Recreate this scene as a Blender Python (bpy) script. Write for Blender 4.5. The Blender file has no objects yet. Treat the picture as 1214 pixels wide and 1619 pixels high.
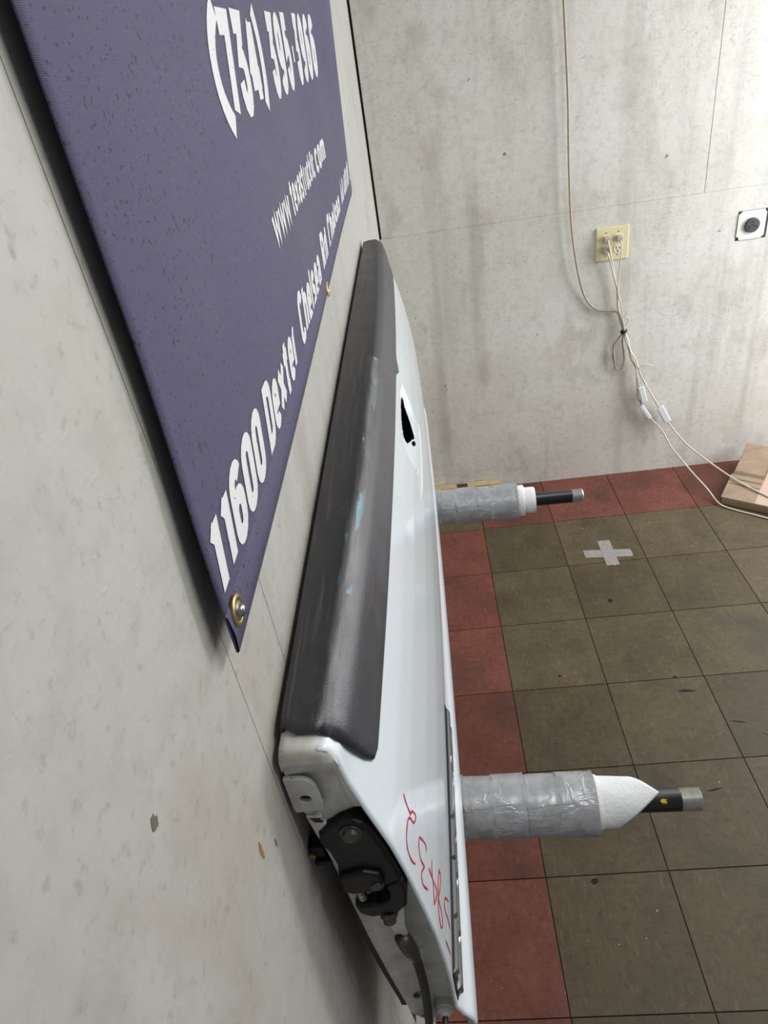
import bpy, bmesh, math, random
from mathutils import Vector, Matrix, noise as mnoise

random.seed(7)
scene = bpy.context.scene
COL = scene.collection

# ------------------------------------------------------------------ camera, world, lights
CAM_LOC = Vector((0.1466, -2.7760, 1.7938))
YAW, PITCH, ROLL, FPX = -0.1109, -0.5902, -0.1689, 1078.27
fw = Vector((math.sin(YAW)*math.cos(PITCH), math.cos(YAW)*math.cos(PITCH), math.sin(PITCH)))
rt = Vector((math.cos(YAW), -math.sin(YAW), 0))
up = rt.cross(fw)
cr, sr = math.cos(ROLL), math.sin(ROLL)
rt, up = cr*rt + sr*up, -sr*rt + cr*up
cam_data = bpy.data.cameras.new('camera')
cam = bpy.data.objects.new('camera', cam_data); COL.objects.link(cam)
M = Matrix((rt, up, -fw)).transposed().to_4x4()
M.translation = CAM_LOC
cam.matrix_world = M
cam_data.sensor_fit = 'HORIZONTAL'; cam_data.sensor_width = 36.0
cam_data.lens = 36.0*FPX/1214.0
cam_data.clip_start = 0.01
scene.camera = cam

world = bpy.data.worlds.new('world'); scene.world = world
world.use_nodes = True
world.node_tree.nodes['Background'].inputs[0].default_value = (0.93, 0.97, 1.0, 1)
world.node_tree.nodes['Background'].inputs[1].default_value = 0.18

def area(name, loc, target, sx, sy, energy, color=(1, 1, 1)):
    d = bpy.data.lights.new(name, 'AREA'); d.shape = 'RECTANGLE'; d.size = sx; d.size_y = sy
    d.energy = energy; d.color = color
    o = bpy.data.objects.new(name, d); COL.objects.link(o)
    o.location = loc
    o.rotation_euler = (Vector(target)-Vector(loc)).to_track_quat('-Z', 'Y').to_euler()
    return o
area('hanging_shop_light', (0.62, -2.44, 2.15), (0.40, -2.40, 0.8), 0.4, 0.14, 5.2, (1.0, 0.985, 0.95))
area('ceiling_panel_light', (1.50, -1.45, 2.75), (1.2, -1.4, 0), 1.2, 0.5, 17, (1.0, 0.98, 0.93))
area('doorway_daylight', (2.50, -0.56, 1.42), (0.9, 0.1, 0.95), 0.9, 2.0, 66, (0.95, 0.975, 1.0))

scene.view_settings.view_transform = 'Standard'
scene.view_settings.look = 'None'
scene.view_settings.gamma = 1.0
scene.view_settings.use_curve_mapping = False
scene.view_settings.exposure = 0.0

# ------------------------------------------------------------------ mesh helpers
def tag(o, label=None, cat=None, group=None, kind=None):
    if label: o['label'] = label
    if cat: o['category'] = cat
    if group: o['group'] = group
    if kind: o['kind'] = kind
    return o

def empty(name, loc, label, cat, group=None):
    o = bpy.data.objects.new(name, None); COL.objects.link(o)
    o.location = loc; o.empty_display_size = 0.05
    return tag(o, label, cat, group)

def root_loc(parent):
    p = Vector((0, 0, 0))
    while parent is not None:
        p += parent.location; parent = parent.parent
    return p

def obj(name, vf, mat, parent=None, smooth=False, split=None, bevel=0, origin=None, label=None, uvs=None):
    """one mesh object; vf = (verts, faces) in world coordinates"""
    verts, faces = vf
    off = root_loc(parent)
    if origin is not None:
        off = off + (Vector(origin)-off)
    me = bpy.data.meshes.new(name)
    me.from_pydata([tuple(Vector(v)-off) for v in verts], [], faces)
    me.update()
    bm = bmesh.new(); bm.from_mesh(me)
    if uvs is None:
        bmesh.ops.recalc_face_normals(bm, faces=bm.faces)
    bm.to_mesh(me); bm.free()
    if uvs is not None:
        lay = me.uv_layers.new(name='UVMap')
        for lp in me.loops:
            lay.data[lp.index].uv = uvs[lp.vertex_index]
    me.materials.append(mat)
    if smooth:
        for p in me.polygons: p.use_smooth = True
    o = bpy.data.objects.new(name, me); COL.objects.link(o)
    if parent is not None:
        o.parent = parent
        if origin is not None: o.location = Vector(origin)-root_loc(parent)
    elif origin is not None:
        o.location = origin
    if bevel:
        b = o.modifiers.new('bevel', 'BEVEL'); b.width = bevel; b.segments = 3; b.limit_method = 'ANGLE'; b.angle_limit = math.radians(40)
    if split:
        e = o.modifiers.new('split', 'EDGE_SPLIT'); e.split_angle = math.radians(split)
    if label: o['label'] = label
    return o

def box(x0, x1, y0, y1, z0, z1):
    v = [(x, y, z) for z in (z0, z1) for y in (y0, y1) for x in (x0, x1)]
    f = [(0, 2, 3, 1), (4, 5, 7, 6), (0, 1, 5, 4), (2, 6, 7, 3), (0, 4, 6, 2), (1, 3, 7, 5)]
    return v, f

def merge(*parts):
    V, F = [], []
    for v, f in parts:
        n = len(V); V += list(v); F += [tuple(i+n for i in q) for q in f]
    return V, F

def prism(poly, axis_fn0, axis_fn1):
    """polygon (list of 2D) extruded between two 3D mappings"""
    n = len(poly)
    V = [axis_fn0(*p) for p in poly]+[axis_fn1(*p) for p in poly]
    F = [tuple(range(n))[::-1], tuple(range(n, 2*n))]
    F += [(i, (i+1) % n, n+(i+1) % n, n+i) for i in range(n)]
    return V, F

def prism_y(poly, y0, y1):
    return prism(poly, lambda x, z: (x, y0, z), lambda x, z: (x, y1, z))

def frame_of(d):
    d = d.normalized()
    a = Vector((0, 0, 1)) if abs(d.z) < .9 else Vector((1, 0, 0))
    u = d.cross(a).normalized(); return u, d.cross(u).normalized()

def smooth_path(pts, sub=6):
    P = [Vector(p) for p in pts]
    if len(P) < 3: return P
    out = []
    for i in range(len(P)-1):
        p0 = P[i-1] if i else P[0]*2-P[1]
        p1, p2 = P[i], P[i+1]
        p3 = P[i+2] if i+2 < len(P) else P[-1]*2-P[-2]
        for k in range(sub):
            t = k/sub
            out.append(0.5*((2*p1)+(p2-p0)*t+(2*p0-5*p1+4*p2-p3)*t*t+(3*p1-p0-3*p2+p3)*t**3))
    out.append(P[-1]); return out

def tube(pts, r, seg=8, sub=6, flat=None):
    P = smooth_path(pts, sub) if sub > 1 else [Vector(p) for p in pts]
    V, F = [], []
    n = len(P); u = None
    for i, p in enumerate(P):
        d = (P[min(i+1, n-1)]-P[max(i-1, 0)])
        if d.length < 1e-9: d = Vector((0, 0, 1))
        d.normalize()
        if u is None: u, w = frame_of(d)
        else:
            u = (u-d*u.dot(d)).normalized(); w = d.cross(u)
        rr = r(i/(n-1)) if callable(r) else r
        for k in range(seg):
            a = 2*math.pi*k/seg
            V.append(p+u*math.cos(a)*rr+w*math.sin(a)*rr*(flat or 1))
    for i in range(n-1):
        for k in range(seg):
            F.append((i*seg+k, i*seg+(k+1) % seg, (i+1)*seg+(k+1) % seg, (i+1)*seg+k))
    F.append(tuple(range(seg))[::-1]); F.append(tuple((n-1)*seg+k for k in range(seg)))
    return V, F

def lathe_axis(prof, origin, axis, seg=32, wob=None):
    """prof = [(t along axis, radius)]"""
    ax = Vector(axis).normalized(); u, w = frame_of(ax); o = Vector(origin)
    V, F = [], []
    for i, (t, r) in enumerate(prof):
        for k in range(seg):
            a = 2*math.pi*k/seg
            rr = r+(wob(t, a) if wob else 0)
            V.append(o+ax*t+(u*math.cos(a)+w*math.sin(a))*rr)
    for i in range(len(prof)-1):
        for k in range(seg):
            F.append((i*seg+k, i*seg+(k+1) % seg, (i+1)*seg+(k+1) % seg, (i+1)*seg+k))
    F.append(tuple(range(seg))[::-1]); F.append(tuple((len(prof)-1)*seg+k for k in range(seg)))
    return V, F

def grid(nu, nv, fn, skip=None):
    V = [fn(i, j) for i in range(nu) for j in range(nv)]
    F = []
    for i in range(nu-1):
        for j in range(nv-1):
            if skip and skip(i, j): continue
            F.append((i*nv+j, (i+1)*nv+j, (i+1)*nv+j+1, i*nv+j+1))
    return V, F

def lerp_table(tab, x):
    if x <= tab[0][0]: return tab[0][1]
    for (a, b), (c, d) in zip(tab, tab[1:]):
        if x <= c: return b+(d-b)*(x-a)/(c-a)
    return tab[-1][1]

def sstep(a, b, x):
    t = max(0, min(1, (x-a)/(b-a))); return t*t*(3-2*t)

# ------------------------------------------------------------------ material helpers
class NT:
    def __init__(s, name):
        s.m = bpy.data.materials.new(name); s.m.use_nodes = True
        s.t = s.m.node_tree; s.b = s.t.nodes['Principled BSDF']
    def n(s, kind, **kw):
        x = s.t.nodes.new(kind)
        for k, v in kw.items():
            if k == 'ins':
                for a, b in v.items(): x.inputs[a].default_value = b
            else: setattr(x, k, v)
        return x
    def l(s, a, b): s.t.links.new(a, b)
    def pos(s, scale=(1, 1, 1), rot=(0, 0, 0), uv=False):
        mp = s.n('ShaderNodeMapping'); mp.inputs['Scale'].default_value = scale; mp.inputs['Rotation'].default_value = rot
        if uv:
            g = s.n('ShaderNodeTexCoord'); s.l(g.outputs['UV'], mp.inputs[0])
        else:
            g = s.n('ShaderNodeNewGeometry'); s.l(g.outputs['Position'], mp.inputs[0])
        return mp.outputs[0]
    def noise(s, vec, scale, detail=4, rough=.55, dist=0):
        x = s.n('ShaderNodeTexNoise'); s.l(vec, x.inputs['Vector'])
        x.inputs['Scale'].default_value = scale; x.inputs['Detail'].default_value = detail
        x.inputs['Roughness'].default_value = rough; x.inputs['Distortion'].default_value = dist
        return x.outputs['Fac']
    def ramp(s, fac, stops):
        x = s.n('ShaderNodeValToRGB'); s.l(fac, x.inputs[0])
        e = x.color_ramp.elements
        while len(e) < len(stops): e.new(0.5)
        for k, (p, c) in enumerate(stops):
            e[k].position = p
            e[k].color = (c, c, c, 1) if not hasattr(c, '__len__') else (c[0], c[1], c[2], 1)
        return x.outputs[0]
    def mix(s, fac, a, b, mode='MIX'):
        x = s.n('ShaderNodeMix', data_type='RGBA', blend_type=mode)
        for sock, v in ((0, fac), (6, a), (7, b)):
            if hasattr(v, 'links'): s.l(v, x.inputs[sock])
            elif sock == 0: x.inputs[0].default_value = v
            else: x.inputs[sock].default_value = (v[0], v[1], v[2], 1)
        return x.outputs[2]
    def math(s, op, a, b=0.0, clamp=False):
        x = s.n('ShaderNodeMath', operation=op, use_clamp=clamp)
        for k, v in ((0, a), (1, b)):
            if hasattr(v, 'links'): s.l(v, x.inputs[k])
            else: x.inputs[k].default_value = v
        return x.outputs[0]
    def bump(s, h, strength, dist=.002, prev=None):
        x = s.n('ShaderNodeBump'); s.l(h, x.inputs['Height'])
        x.inputs['Strength'].default_value = strength; x.inputs['Distance'].default_value = dist
        if prev is not None: s.l(prev, x.inputs['Normal'])
        return x.outputs[0]
    def set(s, **kw):
        for k, v in kw.items():
            i = s.b.inputs[k.replace('_', ' ')]
            if hasattr(v, 'links'): s.l(v, i)
            elif hasattr(v, '__len__') and len(v) == 3: i.default_value = (*v, 1)
            else: i.default_value = v
        return s.m

def plain(name, col, rough=.5, metal=0, nscale=60, var=.15, bump=0):
    t = NT(name); p = t.pos()
    n = t.noise(p, nscale)
    c = t.mix(n, tuple(v*(1-var) for v in col), tuple(min(1, v*(1+var)) for v in col))
    t.set(Base_Color=c, Roughness=rough, Metallic=metal)
    if bump: t.set(Normal=t.bump(n, bump))
    return t.m

def wall_paint(name, base, streak_dir_y, flake=1.0, dirt=1.0):
    t = NT(name); p = t.pos()
    big = t.noise(p, 2.2, 5, .6)
    c = t.mix(t.ramp(big, [(.35, 0.0), (.75, 1.0)]), base, tuple(v*k for v, k in zip(base, (.86, .84, .79))))
    # drips running down the boards
    sc = (9, 9, .55)
    st = t.noise(t.pos(sc), 1.0, 5, .55)
    c = t.mix(t.math('MULTIPLY', t.ramp(st, [(.54, 0.0), (.72, 1.0)]), .42*dirt), c, (.34, .325, .30))
    # grime blotches
    bl = t.noise(p, 7, 6, .65)
    c = t.mix(t.math('MULTIPLY', t.ramp(bl, [(.55, 0.0), (.8, 1.0)]), .55*dirt), c, (.36, .335, .29))
    br = t.noise(t.pos((1.6, 1.6, .8), (.2, .5, .1)), 4.3, 4, .6)
    c = t.mix(t.math('MULTIPLY', t.ramp(br, [(.54, 0.0), (.70, 1.0)]), .30*dirt), c, (.34, .285, .235))
    # small marks and pin holes
    sp = t.noise(p, 55, 2, .5)
    c = t.mix(t.math('MULTIPLY', t.ramp(sp, [(.72, 0.0), (.78, 1.0)]), .5), c, (.25, .23, .20))
    sp2 = t.noise(t.pos((1, 1, 1), (.3, .4, .6)), 26, 1, .5)
    c = t.mix(t.math('MULTIPLY', t.ramp(sp2, [(.79, 0.0), (.82, 1.0)]), .8), c, (.13, .115, .10))
    # strand board relief in two directions; dirt sits in the strand edges
    if streak_dir_y:
        f1 = t.noise(t.pos((1, 60, 190), (.5, 0, 0)), 1.0, 3, .5, .6)
        f2 = t.noise(t.pos((1, 190, 70), (-.35, 0, 0)), 1.0, 3, .5, .6)
    else:
        f1 = t.noise(t.pos((34, 1, 120), (0, .45, 0)), 1.0, 3, .5, .6)
        f2 = t.noise(t.pos((110, 1, 40), (0, -.35, 0)), 1.0, 3, .5, .6)
    patch = t.ramp(t.noise(p, 5, 3, .6), [(.42, .10), (.62, 1.0)])
    m1 = t.ramp(f1, [(.62, 0.0), (.68, 1.0)]); m2 = t.ramp(f2, [(.62, 0.0), (.68, 1.0)])
    h = t.math('MULTIPLY', t.math('ADD', m1, m2), patch)
    edge = t.ramp(f1, [(.585, 0.0), (.61, 1.0), (.63, 0.0)])
    c = t.mix(t.math('MULTIPLY', t.math('MULTIPLY', edge, patch), .35*flake), c, (.20, .185, .155))
    sp3 = t.noise(p, 110, 3, .6)
    c = t.mix(t.math('MULTIPLY', t.ramp(sp3, [(.58, 0.0), (.72, 1.0)]), .42), c, (.24, .22, .19))
    c = t.mix(t.math('MULTIPLY', t.ramp(t.noise(p, 38, 4, .65), [(.48, 0.0), (.68, 1.0)]), .22), c, (.27, .26, .235))
    t.set(Base_Color=c, Roughness=.62)
    b = t.bump(h, .30*flake, .0012)
    b = t.bump(t.noise(p, 240, 3), .12, .0006, b)
    t.set(Normal=b)
    return t.m

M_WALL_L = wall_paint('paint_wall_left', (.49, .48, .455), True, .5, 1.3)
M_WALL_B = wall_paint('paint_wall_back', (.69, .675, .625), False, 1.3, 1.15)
M_STUD = plain('dark_wood_backing', (.05, .04, .033), .8, 0, 20, .3)

def tile_mat(name, a, b, streak):
    t = NT(name); p = t.pos()
    oi = t.n('ShaderNodeObjectInfo')
    n1 = t.noise(p, 9, 6, .65)
    c = t.mix(t.ramp(n1, [(.3, 0.0), (.75, 1.0)]), a, b)
    # moulded flecks
    f1 = t.noise(t.pos((150, 26, 1), (0, 0, .5)), 1, 2, .5)
    f2 = t.noise(t.pos((30, 150, 1), (0, 0, .35)), 1, 2, .5)
    c = t.mix(t.math('MULTIPLY', t.ramp(f1, [(.60, 0.0), (.70, 1.0)]), .45), c, streak)
    c = t.mix(t.math('MULTIPLY', t.ramp(f2, [(.60, 0.0), (.70, 1.0)]), .35), c, tuple(v*.55 for v in a))
    c = t.mix(t.math('MULTIPLY', t.ramp(t.noise(p, 3.3, 5, .7), [(.5, 0.0), (.72, 1.0)]), .6), c, (.035, .03, .023))
    c = t.mix(t.math('MULTIPLY', t.ramp(t.noise(p, 26, 3, .6), [(.68, 0.0), (.76, 1.0)]), .7), c, (.018, .015, .012))
    c = t.mix(t.ramp(t.noise(t.pos((1, 1, 1), (0, 0, 1)), 70, 1, .4), [(.80, 0.0), (.81, 1.0)]), c, (.42, .25, .24))
    mot = t.noise(p, 55, 4, .7)
    c = t.mix(t.math('MULTIPLY', t.ramp(mot, [(.45, 0.0), (.65, 1.0)]), .35), c, tuple(v*.5 for v in a))
    v = t.math('MULTIPLY_ADD', oi.outputs['Random'], .35); v.node.inputs[2].default_value = .82
    hsv = t.n('ShaderNodeHueSaturation'); t.l(c, hsv.inputs['Color']); t.l(v, hsv.inputs['Value'])
    t.set(Base_Color=hsv.outputs[0], Roughness=t.ramp(n1, [(.3, .38), (.7, .6)]), Normal=t.bump(t.math('ADD', f1, n1), .12, .001))
    t.b.inputs['Specular IOR Level'].default_value = .3
    return t.m
M_TILE = tile_mat('tile_brown', (.076, .058, .031), (.118, .091, .052), (.18, .147, .092))
M_TILE_R = tile_mat('tile_red', (.120, .040, .027), (.195, .064, .046), (.24, .10, .075))

# ------------------------------------------------------------------ setting: floor
T = .3048
XG = [0.0]+[i*T-.0082 for i in range(1, 10)]
YG = [0.0]+[-j*T-.3324 for j in range(0, 11)]
floor = obj('floor', box(-.0, XG[-1], YG[-1], 0.0, -.06, -.004), M_STUD)
tag(floor, 'brown vinyl tiled floor with a red border along the walls', kind='structure')
floor['category'] = 'floor'
cache = {}
def tile_mesh(w, d, mat):
    key = (round(w, 4), round(d, 4), mat.name)
    if key not in cache:
        g = .0006; b = .0009
        V = [(-w/2+g, -d/2+g, -.004), (w/2-g, -d/2+g, -.004), (w/2-g, d/2-g, -.004), (-w/2+g, d/2-g, -.004),
             (-w/2+g+b, -d/2+g+b, 0), (w/2-g-b, -d/2+g+b, 0), (w/2-g-b, d/2-g-b, 0), (-w/2+g+b, d/2-g-b, 0)]
        F = [(4, 5, 6, 7), (0, 1, 5, 4), (1, 2, 6, 5), (2, 3, 7, 6), (3, 0, 4, 7)]
        me = bpy.data.meshes.new('tile'); me.from_pydata(V, [], F); me.materials.append(mat)
        cache[key] = me
    return cache[key]
for i in range(len(XG)-1):
    for j in range(len(YG)-1):
        red = (i == 0) != (j == 0)
        w, d = XG[i+1]-XG[i], YG[j]-YG[j+1]
        o = bpy.data.objects.new('tile', tile_mesh(w, d, M_TILE_R if red else M_TILE)); COL.objects.link(o)
        o.parent = floor; o.location = ((XG[i]+XG[i+1])/2, (YG[j]+YG[j+1])/2, 0)

M_STAIN = plain('black_scuff', (.022, .018, .013), .6, 0, 60, .4)
M_STAIN.node_tree.nodes['Principled BSDF'].inputs['Specular IOR Level'].default_value = .15
def stain(x, y, rx, ry_, rot, seed):
    rnd = random.Random(seed); n = 16; ca_, sa_ = math.cos(rot), math.sin(rot); pl = []
    for k in range(n):
        a = 2*math.pi*k/n; u, v = math.cos(a)*rx*rnd.uniform(.6, 1.15), math.sin(a)*ry_*rnd.uniform(.55, 1.2)
        pl.append((x+u*ca_-v*sa_, y+u*sa_+v*ca_))
    obj('floor_scuff', prism(pl, lambda a, b: (a, b, -.0005), lambda a, b: (a, b, .0003)), M_STAIN, floor)
for k_, (x_, y_, rx_, ry_, ro_) in enumerate(((.834, -1.301, .026, .006, -.12), (.818, -1.242, .008, .007, 0), (.793, -1.644, .022, .0035, .2), (.415, -1.872, .011, .009, .3), (.459, -1.199, .006, .005, 0), (.71, -.86, .010, .012, .4), (1.02, -1.50, .035, .003, -.7), (.94, -1.43, .022, .0028, -.25))):
    stain(x_, y_, rx_, ry_, ro_, 20+k_)

# ------------------------------------------------------------------ setting: walls of painted boards
XR, YN_W, ZT = XG[-1], YG[-1], 2.9
wl = obj('wall_left', box(-.10, -.012, YN_W, .10, -.06, ZT), M_STUD)
tag(wl, 'off-white painted board wall carrying the banner', kind='structure'); wl['category'] = 'wall'
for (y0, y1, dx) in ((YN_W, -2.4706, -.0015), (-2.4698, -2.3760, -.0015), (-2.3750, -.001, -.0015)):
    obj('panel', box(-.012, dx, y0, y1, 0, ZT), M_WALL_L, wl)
for y0_, y1_ in ((-2.4706, -2.4698), (-2.3760, -2.3750)):  # dark strips fill the seams, painting the shade inside them
    obj('seam_shade_strip', box(-.0060, -.0017, y0_, y1_, 0, ZT-.01), plain('seam_shade', (.12, .10, .08), .8, 0, 60, .5), wl)
M_CHIP = plain('bare_wood_chip', (.30, .15, .06), .8, 0, 90, .4)
M_PIT = plain('dark_pit', (.14, .12, .095), .8, 0, 90, .4)
def chip(y, z, ry_, rz, m, seed):
    rnd = random.Random(seed); n = 14
    pl = [(y+math.cos(a)*ry_*rnd.uniform(.6, 1.1), z+math.sin(a)*rz*rnd.uniform(.7, 1.1)) for a in [2*math.pi*k/n for k in range(n)]]
    obj('paint_chip', prism(pl, lambda a, b: (-.003, a, b), lambda a, b: (-.0012, a, b)), m, wl)
chip(-2.527, 1.363, .0030, .0100, M_CHIP, 1)
chip(-2.600, 1.518, .0035, .0050, M_PIT, 2)
chip(-2.5035, 1.7880, .0016, .0030, M_PIT, 3)
chip(-2.505, 1.335, .0016, .0050, M_PIT, 4)
wb = obj('wall_back', box(-.10, XR, .012, .10, -.06, ZT), M_STUD)
tag(wb, 'stained off-white board wall with the electrical outlets', kind='structure'); wb['category'] = 'wall'
for (x0, x1, z0, z1) in ((.0015, 1.2165, 0, 1.1895), (1.2165, XR, 0, 1.1895), (.007, 1.2155, 1.1902, ZT), (1.2175, 2.437, 1.1902, ZT), (2.439, XR, 1.1902, ZT)):
    obj('panel', box(x0, x1, .0, .012, z0, z1), M_WALL_B, wb)

# ------------------------------------------------------------------ tailgate
YN, YF = -2.465, -0.90
YC, HL = (YN+YF)/2, (YF-YN)/2
PR = [(1.384,.034,.018,.003),(1.381,.042,.017,.004),(1.370,.047,.015,.005),(1.34,.051,.014,.006),(1.30,.060,.013,.007),(1.25,.072,.014,.008),(1.21,.079,.016,.009),(1.15,.087,.018,.010),(1.09,.094,.018,.010),(1.03,.098,.018,.009),(.98,.100,.017,.007),(.945,.100,.014,.004),(.925,.1005,.011,.002),(.905,.1075,.009,-.001),(.89,.116,.007,-.003),(.872,.1195,.007,-.004),(.858,.117,.007,-.004),(.851,.108,.007,-.004)]
PRT = [[(p[0], p[k]) for p in PR[::-1]] for k in (1, 2, 3)]
_xc = {}
def prof(z):
    k = round(z, 5)
    if k not in _xc:
        # light smoothing of the table so that the sheet metal reads as a soft curve
        ws = [(-.008, 1), (-.004, 2), (0, 3), (.004, 2), (.008, 1)] if .935 < z < 1.365 else [(0, 1)]
        s = sum(w for _, w in ws)
        _xc[k] = tuple(sum(lerp_table(t, z+d)*w for d, w in ws)/s for t in PRT)
    return _xc[k]
def SX(y, z):
    u = (y-YC)/HL; t = (y-YN)/(YF-YN)
    b, c, k = prof(z)
    return b+c*(1-u*u)+k*t

def white_paint():
    t = NT('white_car_paint'); p = t.pos()
    n = t.noise(p, 5, 3)
    c = t.mix(n, (.82, .895, .965), (.845, .915, .98))
    sp = t.noise(p, 60, 2, .5)
    c = t.mix(t.math('MULTIPLY', t.ramp(sp, [(.775, 0.0), (.80, 1.0)]), .55), c, (.25, .24, .22))
    t.set(Base_Color=c, Roughness=.22)
    t.b.inputs['Coat Weight'].default_value = .6; t.b.inputs['Coat Roughness'].default_value = .04
    return t.m
M_WHITE = white_paint()
def end_paint():
    t = NT('grimy_white_paint'); p = t.pos()
    c = t.mix(t.ramp(t.noise(p, 35, 5, .65), [(.35, 0.0), (.8, 1.0)]), (.66, .66, .64), (.38, .365, .32))
    rust = t.noise(p, 95, 5, .75)
    c = t.mix(t.ramp(rust, [(.665, 0.0), (.69, 1.0)]), c, (.10, .055, .045))
    t.set(Base_Color=c, Roughness=.42)
    return t.m
M_END = end_paint()
M_BLACK = plain('black_plastic', (.012, .012, .013), .55, 0, 120, .4)
M_GREASE = plain('greasy_black_steel', (.006, .006, .008), .42, .0, 90, .8, .25)
M_GREASE.node_tree.nodes['Principled BSDF'].inputs['Specular IOR Level'].default_value = .28
M_BOLT = plain('dull_grey_steel', (.09, .085, .08), .42, .6, 200, .3)
M_STEEL = plain('bright_steel', (.45, .44, .42), .3, 1, 150, .2)
M_BRASS = plain('brass', (.50, .38, .16), .32, 1, 90, .2)
M_CHROME = plain('chrome', (.90, .905, .92), .16, 1, 90, .04)
M_CABLE = plain('dark_rubber_cable', (.03, .026, .022), .6, 0, 120, .5)
M_RED = plain('red_marker', (.50, .025, .05), .5, 0, 80, .15)

tg = empty('tailgate', (.06, YC, .851), 'white pickup tailgate with black top cap leaning on two padded pipes', 'tailgate')

# outer skin with handle pocket and opening
def axis_pts(segs):
    out = []
    for a, b, n in segs:
        for k in range(n): out.append(a+(b-a)*k/n)
    out.append(segs[-1][1]); return out
ys = axis_pts([(YN, YN+.02, 4), (YN+.02, -1.83, 36), (-1.83, -1.50, 120), (-1.50, YF-.02, 34), (YF-.02, YF, 4)])
zs = axis_pts([(1.384, 1.37, 5), (1.37, 1.29, 10), (1.29, 1.14, 62), (1.14, .945, 18), (.945, .90, 9), (.90, .851, 9)])
def pocket(y, z):
    # scooped hand recess around the opening: deep at its upper side, ends rounded
    cy = -1.675
    ey = abs(y-cy)/.125
    top, bot = 1.272, 1.165+.010*ey
    if ey >= 1 or z > top or z < bot: return 0.0
    k = (z-bot)/(top-bot)
    return .009*sstep(0, .30, 1-ey)*sstep(0, .75, k)*sstep(0, .16, 1-k)
def rim(y, z):
    # raised feature line that frames the recess towards the bottom
    cy = -1.675
    ey = (y-cy)/.15
    if abs(ey) > 1: return 0
    zc = 1.155+.012*ey*ey
    return .0022*math.exp(-((z-zc)/.006)**2)*sstep(0, .25, 1-abs(ey))
HOLES = [[(-1.576, 1.244), (-1.622, 1.246), (-1.676, 1.243), (-1.716, 1.236), (-1.7235, 1.2285), (-1.721, 1.222), (-1.713, 1.2175), (-1.680, 1.204), (-1.647, 1.190), (-1.640, 1.192), (-1.614, 1.208), (-1.578, 1.235)],
         [(-1.694, 1.203), (-1.690, 1.197), (-1.664, 1.185), (-1.656, 1.186), (-1.660, 1.192), (-1.686, 1.204)],
         [(-1.761+.0045*math.cos(a*math.pi/5), 1.188+.0035*math.sin(a*math.pi/5)) for a in range(10)]]
def pip(p, poly):
    c = False
    for (x1, y1), (x2, y2) in zip(poly, poly[1:]+poly[:1]):
        if (y1 > p[1]) != (y2 > p[1]) and p[0] < (x2-x1)*(p[1]-y1)/(y2-y1)+x1: c = not c
    return c
def snap(p, poly):
    best = None
    for a, b in zip(poly, poly[1:]+poly[:1]):
        a, b, q = Vector(a), Vector(b), Vector(p)
        t = max(0, min(1, (q-a).dot(b-a)/(b-a).length_squared)); c = a+(b-a)*t
        if best is None or (c-q).length < best[0]: best = ((c-q).length, c)
    return best
def skin_pt(i, j):
    y, z = ys[i], zs[j]
    if -1.8 < y < -1.55 and 1.16 < z < 1.27:
        for h in HOLES:
            d, c = snap((y, z), h)
            if d < .0016: y, z = c
    x = SX(y, z)-pocket(y, z)+rim(y, z)
    e = min(y-YN, YF-y)
    if e < .004 and z < 1.38: x -= (.004-e)*.35          # rolled edge
    return (x, y, z)
def in_hole(i, j):
    y = (ys[i]+ys[i+1])/2; z = (zs[j]+zs[j+1])/2
    return -1.8 < y < -1.55 and 1.16 < z < 1.27 and any(pip((y, z), h) for h in HOLES)
skin = obj('outer_skin', grid(len(ys), len(zs), skin_pt, in_hole), M_WHITE, tg, smooth=True)
so = skin.modifiers.new('thick', 'SOLIDIFY'); so.thickness = .0016; so.offset = -1
# inner parts
def cav(y, z, d): return (SX(y, z)-d, y, z)
cy0, cy1, cz0, cz1 = -1.790, -1.548, 1.160, 1.272  # black box added behind the opening to paint its inside as deep shade
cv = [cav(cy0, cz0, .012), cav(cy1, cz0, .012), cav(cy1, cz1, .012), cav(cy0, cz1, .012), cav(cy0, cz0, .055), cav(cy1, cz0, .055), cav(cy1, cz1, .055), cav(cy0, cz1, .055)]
obj('cavity_shade_box', (cv, [(4, 5, 6, 7), (0, 1, 5, 4), (1, 2, 6, 5), (2, 3, 7, 6), (3, 0, 4, 7)]), plain('cavity_shade_black', (.004, .004, .004), .8, 0, 40, .2), tg)
XI = [(.851, .050), (.905, .047), (.933, .045), (1.014, .035), (1.082, .028), (1.147, .023), (1.185, .020), (1.231, .0165), (1.267, .013), (1.30, .009), (1.31, .004), (1.36, .003), (1.384, .005)]
def xi(z): return lerp_table(XI, z)
yi = [YN+.004, -2.44, -2.2, -1.9, -1.68, -1.4, -1.1, YF-.004]
zi = [.872, .905, .933, 1.014, 1.082, 1.147, 1.185, 1.231, 1.267, 1.299, 1.311, 1.36, 1.382]
obj('inner_panel', grid(len(yi), len(zi), lambda i, j: (xi(zi[j]), yi[i], zi[j])), M_END, tg)
ry = [YN-.0010, YN-.0014, YN-.0008, YN+.0012]+[y for y in ys if y > YN+.003]
def rail_pt(i, j):
    y = ry[i]; k = (.016, .008, .003, .0008)[i] if i < 4 else 0
    yy = max(y, YN)
    x = (.0035, .005, .012, .022, SX(yy, 1.384), SX(yy, 1.379)-.0005, SX(yy, 1.370)-.0006)[j]
    z = (1.376, 1.382, 1.3845, 1.385, 1.3843, 1.3795, 1.370)[j]-k
    if j > 3: x = min(x+.02, SX(yy, z)-.0006) if j > 4 else x
    return (x, y, z)
obj('top_rail', grid(len(ry), 7, rail_pt), M_END, tg, smooth=True)
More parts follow.
